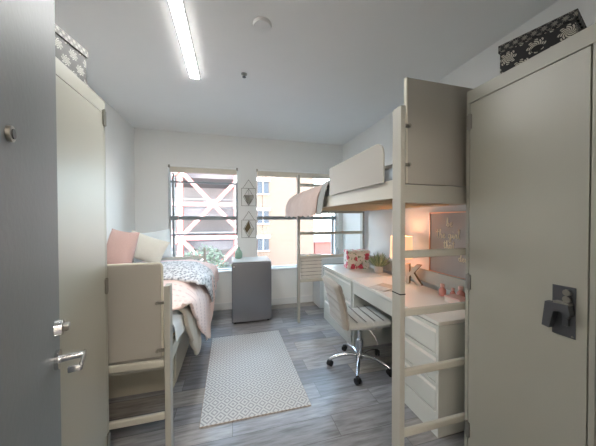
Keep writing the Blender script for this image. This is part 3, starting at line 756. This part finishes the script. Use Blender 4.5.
# script lettering: strokes in letter units (x right, y up; x-height 1)
def arc(cx, cy, rx, ry, a0, a1, n=10): return [(cx + rx * cos(math.radians(a0 + (a1 - a0) * i / n)), cy + ry * sin(math.radians(a0 + (a1 - a0) * i / n))) for i in range(n + 1)]
G = {
 'b': ([[(0, .2), (.35, 1.2), (.38, 2.0), (.2, 2.05), (.15, 1.4), (.15, .2), (.35, 0), (.65, .2), (.65, .7), (.4, .85), (.2, .6)]], .85),
 'e': ([[(0, .4), (.45, .6), (.5, .9), (.25, 1.0), (.05, .6), (.1, .15), (.35, 0), (.65, .25)]], .7),
 't': ([[(.3, 1.9), (.22, .9), (.2, .3), (.3, 0), (.55, .15)], [(-.05, 1.3), (.6, 1.4)]], .6),
 'h': ([[(0, .2), (.3, 1.2), (.35, 2.0), (.18, 2.0), (.12, 1.2), (.1, 0), (.2, .7), (.4, .95), (.55, .8), (.55, .2), (.65, 0), (.8, .2)]], .85),
 'g': ([arc(.3, .5, .3, .45, 40, 390), [(.6, .9), (.6, 0), (.5, -.75), (.25, -.9), (.1, -.6), (.45, -.1), (.8, .25)]], .85),
 'i': ([[(.05, .2), (.2, .95), (.2, .25), (.3, 0), (.45, .2)], [(.2, 1.4), (.22, 1.5)]], .5),
 'r': ([[(.0, .2), (.15, 1.0), (.2, .85), (.45, .9), (.42, .3), (.5, 0), (.65, .2)]], .65),
 'l': ([[(0, .2), (.3, 1.2), (.35, 1.95), (.2, 2.0), (.15, 1.2), (.18, .2), (.35, 0), (.5, .2)]], .55),
 'a': ([arc(.28, .5, .28, .46, 50, 380), [(.55, .95), (.52, .2), (.65, 0), (.8, .2)]], .8),
 'd': ([arc(.28, .5, .28, .46, 50, 380), [(.62, 2.0), (.55, .95), (.52, .2), (.65, 0), (.8, .2)]], .8),
 'c': ([arc(.35, .5, .33, .48, 50, 320)], .7),
 ' ': ([], .6),
}
def write(text, ystart, zbase, h, parent):
    # text runs towards -y as seen from inside the room (viewer looks +x)
    cx = 0; w = MB()
    for ch in text:
        st_, adv = G[ch]
        for s_ in st_:
            w.tube([(X - .0165, ystart - (cx + a) * h, zbase + b_ * h) for a, b_ in s_], .0042, 5)
        cx += adv + .12
    return w.build('lettering', 'lettering', parent)
write('be', 1.835, 1.363, .040, t)
write('the girl', 1.945, 1.256, .041, t)
write('that', 1.865, 1.163, .036, t)
write('decided', 1.705, 1.063, .034, t)
B(X - .0165, X - .014, 1.77, 1.87, 1.143, 1.148).build('underline', 'lettering', t)

# ------------------------------------------------------------------ office chair
CH = Matrix.Translation((1.205, 2.165, 0)) @ Matrix.Rotation(math.radians(-4), 4, 'Z')   # local +x = forward
t = thing('office_chair', (1.205, 2.165, 0), 'taupe channel tufted swivel office chair with chrome base', 'chair')
def skew(P, m): return [m @ Vector(p) for p in P]
# seat: cushion with lateral channels
def channel_pad(path, half, th, nseg):
    """path: list of (x,z,nx,nz) along centre line; channels across"""
    pass
def pad(fn, L, half, th, rows, round_=.03, mat=None):
    """fn(s)->(x,z,nx,nz) arc-length frame; s in 0..L; half width; channel every L/rows"""
    NS, NW = rows * 8, 18; vs = []; fs = []
    for i in range(NS + 1):
        s_ = L * i / NS; x, z, nx, nz = fn(s_); ph = (i % 8) / 8; groove = .010 * (1 - abs(sin(PI * i / 8))) ** 4 * 1.0
        ed = min(1, min(i, NS - i) / 3); ed = math.sqrt(max(0, 1 - (1 - ed) ** 2))
        for side in (1, -1):
            for j in range(NW + 1):
                u = -1 + 2 * j / NW; ew = max(0, 1 - abs(u) ** 8) ** .5
                hh = (th / 2 - (groove if True else 0)) * (.25 + .75 * ed) * (.2 + .8 * ew)
                vs.append((x + nx * side * hh, u * half * (.95 + .05 * ed), z + nz * side * hh))
    m = NW + 1; st2 = 2 * m
    for i in range(NS):
        for side in (0, 1):
            for j in range(NW):
                a = i * st2 + side * m + j; fs.append((a, a + 1, a + st2 + 1, a + st2))
        for j in (0, NW): a = i * st2 + j; fs.append((a, a + m, a + m + st2, a + st2))
    for i in (0, NS):
        for j in range(NW): a = i * st2 + j; fs.append((a, a + 1, a + 1 + m, a + m))
    return MB().add(vs, fs, mat)
def seat_fn(s_): return (-.20 + s_, .475 - .012 * cos((s_ - .2) * 7), 0, 1)
pad(seat_fn, .43, .215, .075, 5, mat=CH).build('seat', 'seat_fabric', t, True)
def back_fn(s_):
    a = math.radians(8 + 10 * s_ / .46); return (-.205 - s_ * sin(a) * .75, .445 + s_ * cos(a * .8), -cos(a), -sin(a))
pad(back_fn, .42, .215, .075, 5, mat=CH).build('backrest', 'chair_fabric', t, True)
for i in range(1, 5):
    MB().tube([(-.20 + .086 * i, -.20, .5115), (-.20 + .086 * i, 0, .509), (-.20 + .086 * i, .20, .5115)], .0035, 6, mat=CH).build('seam', 'seam', t)
bs = MB().cyl((0, 0, .40), (0, 0, .43), .09, .12, mat=CH); bs.box(-.10, .10, -.06, .06, .415, .438, bev=.004, mat=CH); bs.build('seat_mount', 'black', t, True)
MB().cyl((0, 0, .10), (0, 0, .26), .036, n=20, mat=CH).cyl((0, 0, .25), (0, 0, .41), .018, n=18, mat=CH).build('gas_column', 'chrome', t, True)
MB().tube([(.05, -.05, .40), (.10, -.12, .33), (.115, -.14, .27)], .005, 8, mat=CH).build('height_lever', 'chrome', t, True)
MB().lathe([(0, .075), (.036, .075), (.042, .09), (.04, .125), (.032, .135), (0, .135)], (0, 0, 0), 20, mat=CH).build('hub', 'chrome', t, True)
for i in range(5):
    a = math.radians(-118 + 72 * i); ca, sa = cos(a), sin(a); R_ = .29
    lg = MB().tube([(.03 * ca, .03 * sa, .105), (.10 * ca, .10 * sa, .115), (.18 * ca, .18 * sa, .108), (.25 * ca, .25 * sa, .086), (R_ * ca, R_ * sa, .066)], [.020, .018, .016, .014, .013], 12, mat=CH).build('star_leg', 'chrome', t, True)
    cm = CH @ Matrix.Translation((R_ * ca, R_ * sa, 0)) @ Matrix.Rotation(a + .8, 4, 'Z')
    cs = MB().cyl((0, -.022, .027), (0, -.006, .027), .027, n=20, mat=cm).cyl((0, .006, .027), (0, .022, .027), .027, n=20, mat=cm).box(-.018, .018, -.010, .010, .024, .058, bev=.004, mat=cm)
    cs.build('caster', 'black', lg, True)

# ------------------------------------------------------------------ outside
GZ = -6.0
tag(B(-40, 60, 5.5, 90, GZ - .2, GZ).build('street', 'asphalt', None, org=(0, 30, GZ)), kind='structure'); bpy.data.objects['street'].name = 'ground'
# parking structure with steel cross bracing
t = thing('parking_garage', (-2.5, 20, GZ), 'pale garage building with pink edged steel cross bracing outside the left window', 'building')
for z in (-3.4, -.5, 2.0, 4.9, 7.8, 10.4): B(-10.5, .55, 19.8, 26, z - .35, z + .30).build('deck', 'concrete', t)
B(-10.5, .55, 25.8, 26.1, GZ, 11).build('back_wall', 'deck_dark', t)
for z in (-3.4, -.5, 2.0, 4.9, 7.8):
    for dz in (.6, .95): B(-10.5, .55, 19.75, 19.79, z + dz, z + dz + .05).build('railing', 'white_steel', t)
FX = [-9.0, -3.5, .35]
def beam(p0, p1, w, name, mat):
    p0, p1 = Vector(p0), Vector(p1); d_ = p1 - p0; L = d_.length; ang = math.atan2(d_.z, d_.x)
    m = Matrix.Translation(p0) @ Matrix.Rotation(-ang, 4, 'Y')
    o = MB().box(0, L, -.10, .10, -w * .30, w * .30, mat=m).build(name, 'white_steel', t)
    for s_ in (-1, 1): MB().box(0, L, -.14, .14, s_ * w * .30 - w * .05 - (w * .06 if s_ > 0 else 0), s_ * w * .30 + w * .05 + (w * .06 if s_ < 0 else 0), mat=m).build('flange', 'pink_steel', o)
for x in FX: beam((x, 19.1, GZ), (x, 19.1, 10), .55, 'column', '')
zz = [-4.7, .15, 4.95, 9.7]
for z in zz: beam((-9.3, 19.0, z), (.5, 19.0, z), .5, 'girder', '')
beam((-9.3, 19.0, 2.55), (.5, 19.0, 2.55), .42, 'girder', '')
for za, zb in zip(zz, zz[1:]):
    for xa, xb in ((-3.5, 1.0), (-9.0, -3.5)):
        beam((xa, 18.95, za), (xb, 18.95, zb), .42, 'diagonal_brace', ''); beam((xa, 18.93, zb), (xb, 18.93, za), .42, 'diagonal_brace', '')
# peach building
t = thing('apartment_building', (3.4, 18, GZ), 'peach brick apartment building outside the right window', 'building')
B(1.15, 5.42, 16, 24, GZ, 11).build('facade', 'peach', t)
for z in (-3.0, -.55, 1.2, 3.1, 5.6):
    for x in (1.62, 4.6)[:1]:
        w = B(x, x + .72, 15.94, 16.0, z, z + .8).build('window', 'ext_window', t)
        B(x - .06, x + .80, 15.80, 16.0, z + .8, z + .98).build('window_head', 'white_steel', w)
        B(x + .34, x + .38, 15.92, 15.95, z, z + .8).build('mullion', 'white_steel', w)
        B(x - .03, x + .75, 15.90, 16.0, z - .06, z).build('window_ledge', 'white_steel', w)
t = thing('brick_shed', (9, 26, GZ), 'low red brick building beyond the peach apartment building', 'building')
B(7.6, 16, 22, 30, GZ, -.7).build('brick_wall', 'redbrick', t)
B(7.4, 16.2, 21.8, 30.2, -.7, -.45).build('roof_edge', 'concrete', t)
def tree(x, y, h, r, label, mat, seed):
    t = thing('tree', (x, y, GZ), label, 'tree', 'trees outside'); rs = random.Random(seed)
    MB().tube([(x, y, GZ), (x + .1, y, GZ + h * .5), (x, y + .1, GZ + h * .8)], [.18, .14, .06], 8).build('trunk', 'bark', t, True)
    w = MB(); c = Vector((x, y, GZ + h - r * .6))
    for i in range(1300):
        v_ = Vector((rs.gauss(0, 1), rs.gauss(0, 1), rs.gauss(0, 1))).normalized() * r * rs.uniform(.4, 1) ** .6; v_.z *= 1.0
        p = c + v_; a = Vector((rs.gauss(0, 1), rs.gauss(0, 1), rs.gauss(0, 1))).normalized(); b_ = a.orthogonal().normalized(); s_ = rs.uniform(.06, .13)
        w.add([p - a * s_, p + b_ * s_ * .6, p + a * s_, p - b_ * s_ * .6 + Vector((0, 0, .01))], [(0, 1, 2, 3)])
    w.build('crown', mat, t)
tree(-1.7, 16.2, 5.3, 1.55, 'green leafy tree below the garage, left of two', 'tree_leaf2', 3)
tree(.95, 14.0, 5.0, 1.25, 'yellow green leafy tree below the garage, right of two', 'tree_leaf', 4)
tree(13.4, 34, 8.2, 2.4, 'green tree beyond the low brick building', 'tree_leaf', 5)

# ------------------------------------------------------------------ lights
w = bpy.data.worlds.new('sky'); sc.world = w; w.use_nodes = True; nt = w.node_tree; bg = nt.nodes['Background']
tc = nt.nodes.new('ShaderNodeTexCoord'); sp = nt.nodes.new('ShaderNodeSeparateXYZ'); rp = nt.nodes.new('ShaderNodeValToRGB')
nt.links.new(tc.outputs['Generated'], sp.inputs[0]); nt.links.new(sp.outputs[2], rp.inputs[0]); nt.links.new(rp.outputs[0], bg.inputs[0])
e = rp.color_ramp.elements; e[0].position = 0; e[0].color = (.97, .99, 1, 1); e[1].position = .5; e[1].color = (.50, .73, 1, 1)
k = e.new(.12); k.color = (.70, .90, 1, 1)
bg.inputs[1].default_value = 6.5
L = bpy.data.lights.new('sun', 'SUN'); L.energy = .4; L.angle = .02; L.color = (1, .95, .88)
o = bpy.data.objects.new('sun', L); COL.objects.link(o); o.location = (0, 0, 20); o.rotation_euler = Vector((.25, .75, -.62)).to_track_quat('-Z', 'Y').to_euler()
for i, (a, b_) in enumerate((W1, W2)):
    L = bpy.data.lights.new('window_portal', 'AREA'); L.shape = 'RECTANGLE'; L.size = b_ - a; L.size_y = ZT - ZS; L.cycles.is_portal = True
    o = bpy.data.objects.new('window_portal', L); COL.objects.link(o); o.location = ((a + b_) / 2, YF + .22, (ZS + ZT) / 2); o.rotation_euler = (-PI / 2, 0, 0)

# ------------------------------------------------------------------ camera
cam = bpy.data.cameras.new('camera'); co = bpy.data.objects.new('camera', cam); COL.objects.link(co); sc.camera = co
FL, yaw, pitch, roll = 246.8, .26356, -.01379, -.00228
cam.sensor_fit = 'HORIZONTAL'; cam.sensor_width = 36; cam.lens = 36 * FL / 596; cam.clip_start = .01; cam.clip_end = 300
f = Vector((sin(yaw) * cos(pitch), cos(yaw) * cos(pitch), sin(pitch))); r = Vector((cos(yaw), -sin(yaw), 0)); u = r.cross(f)
r2 = cos(roll) * r + sin(roll) * u; u2 = -sin(roll) * r + cos(roll) * u
co.matrix_world = Matrix(((r2.x, u2.x, -f.x, 0), (r2.y, u2.y, -f.y, 0), (r2.z, u2.z, -f.z, 1.43), (0, 0, 0, 1)))
sc.view_settings.view_transform = 'Standard'; sc.view_settings.look = 'None'; sc.view_settings.gamma = 1; sc.view_settings.exposure = 1.15
sc.view_settings.use_curve_mapping = False
sc.cycles.max_bounces = 10; sc.cycles.diffuse_bounces = 6; sc.cycles.transparent_max_bounces = 12; sc.cycles.sample_clamp_indirect = 6
for o in bpy.data.objects:
    if '_o' in o: del o['_o']
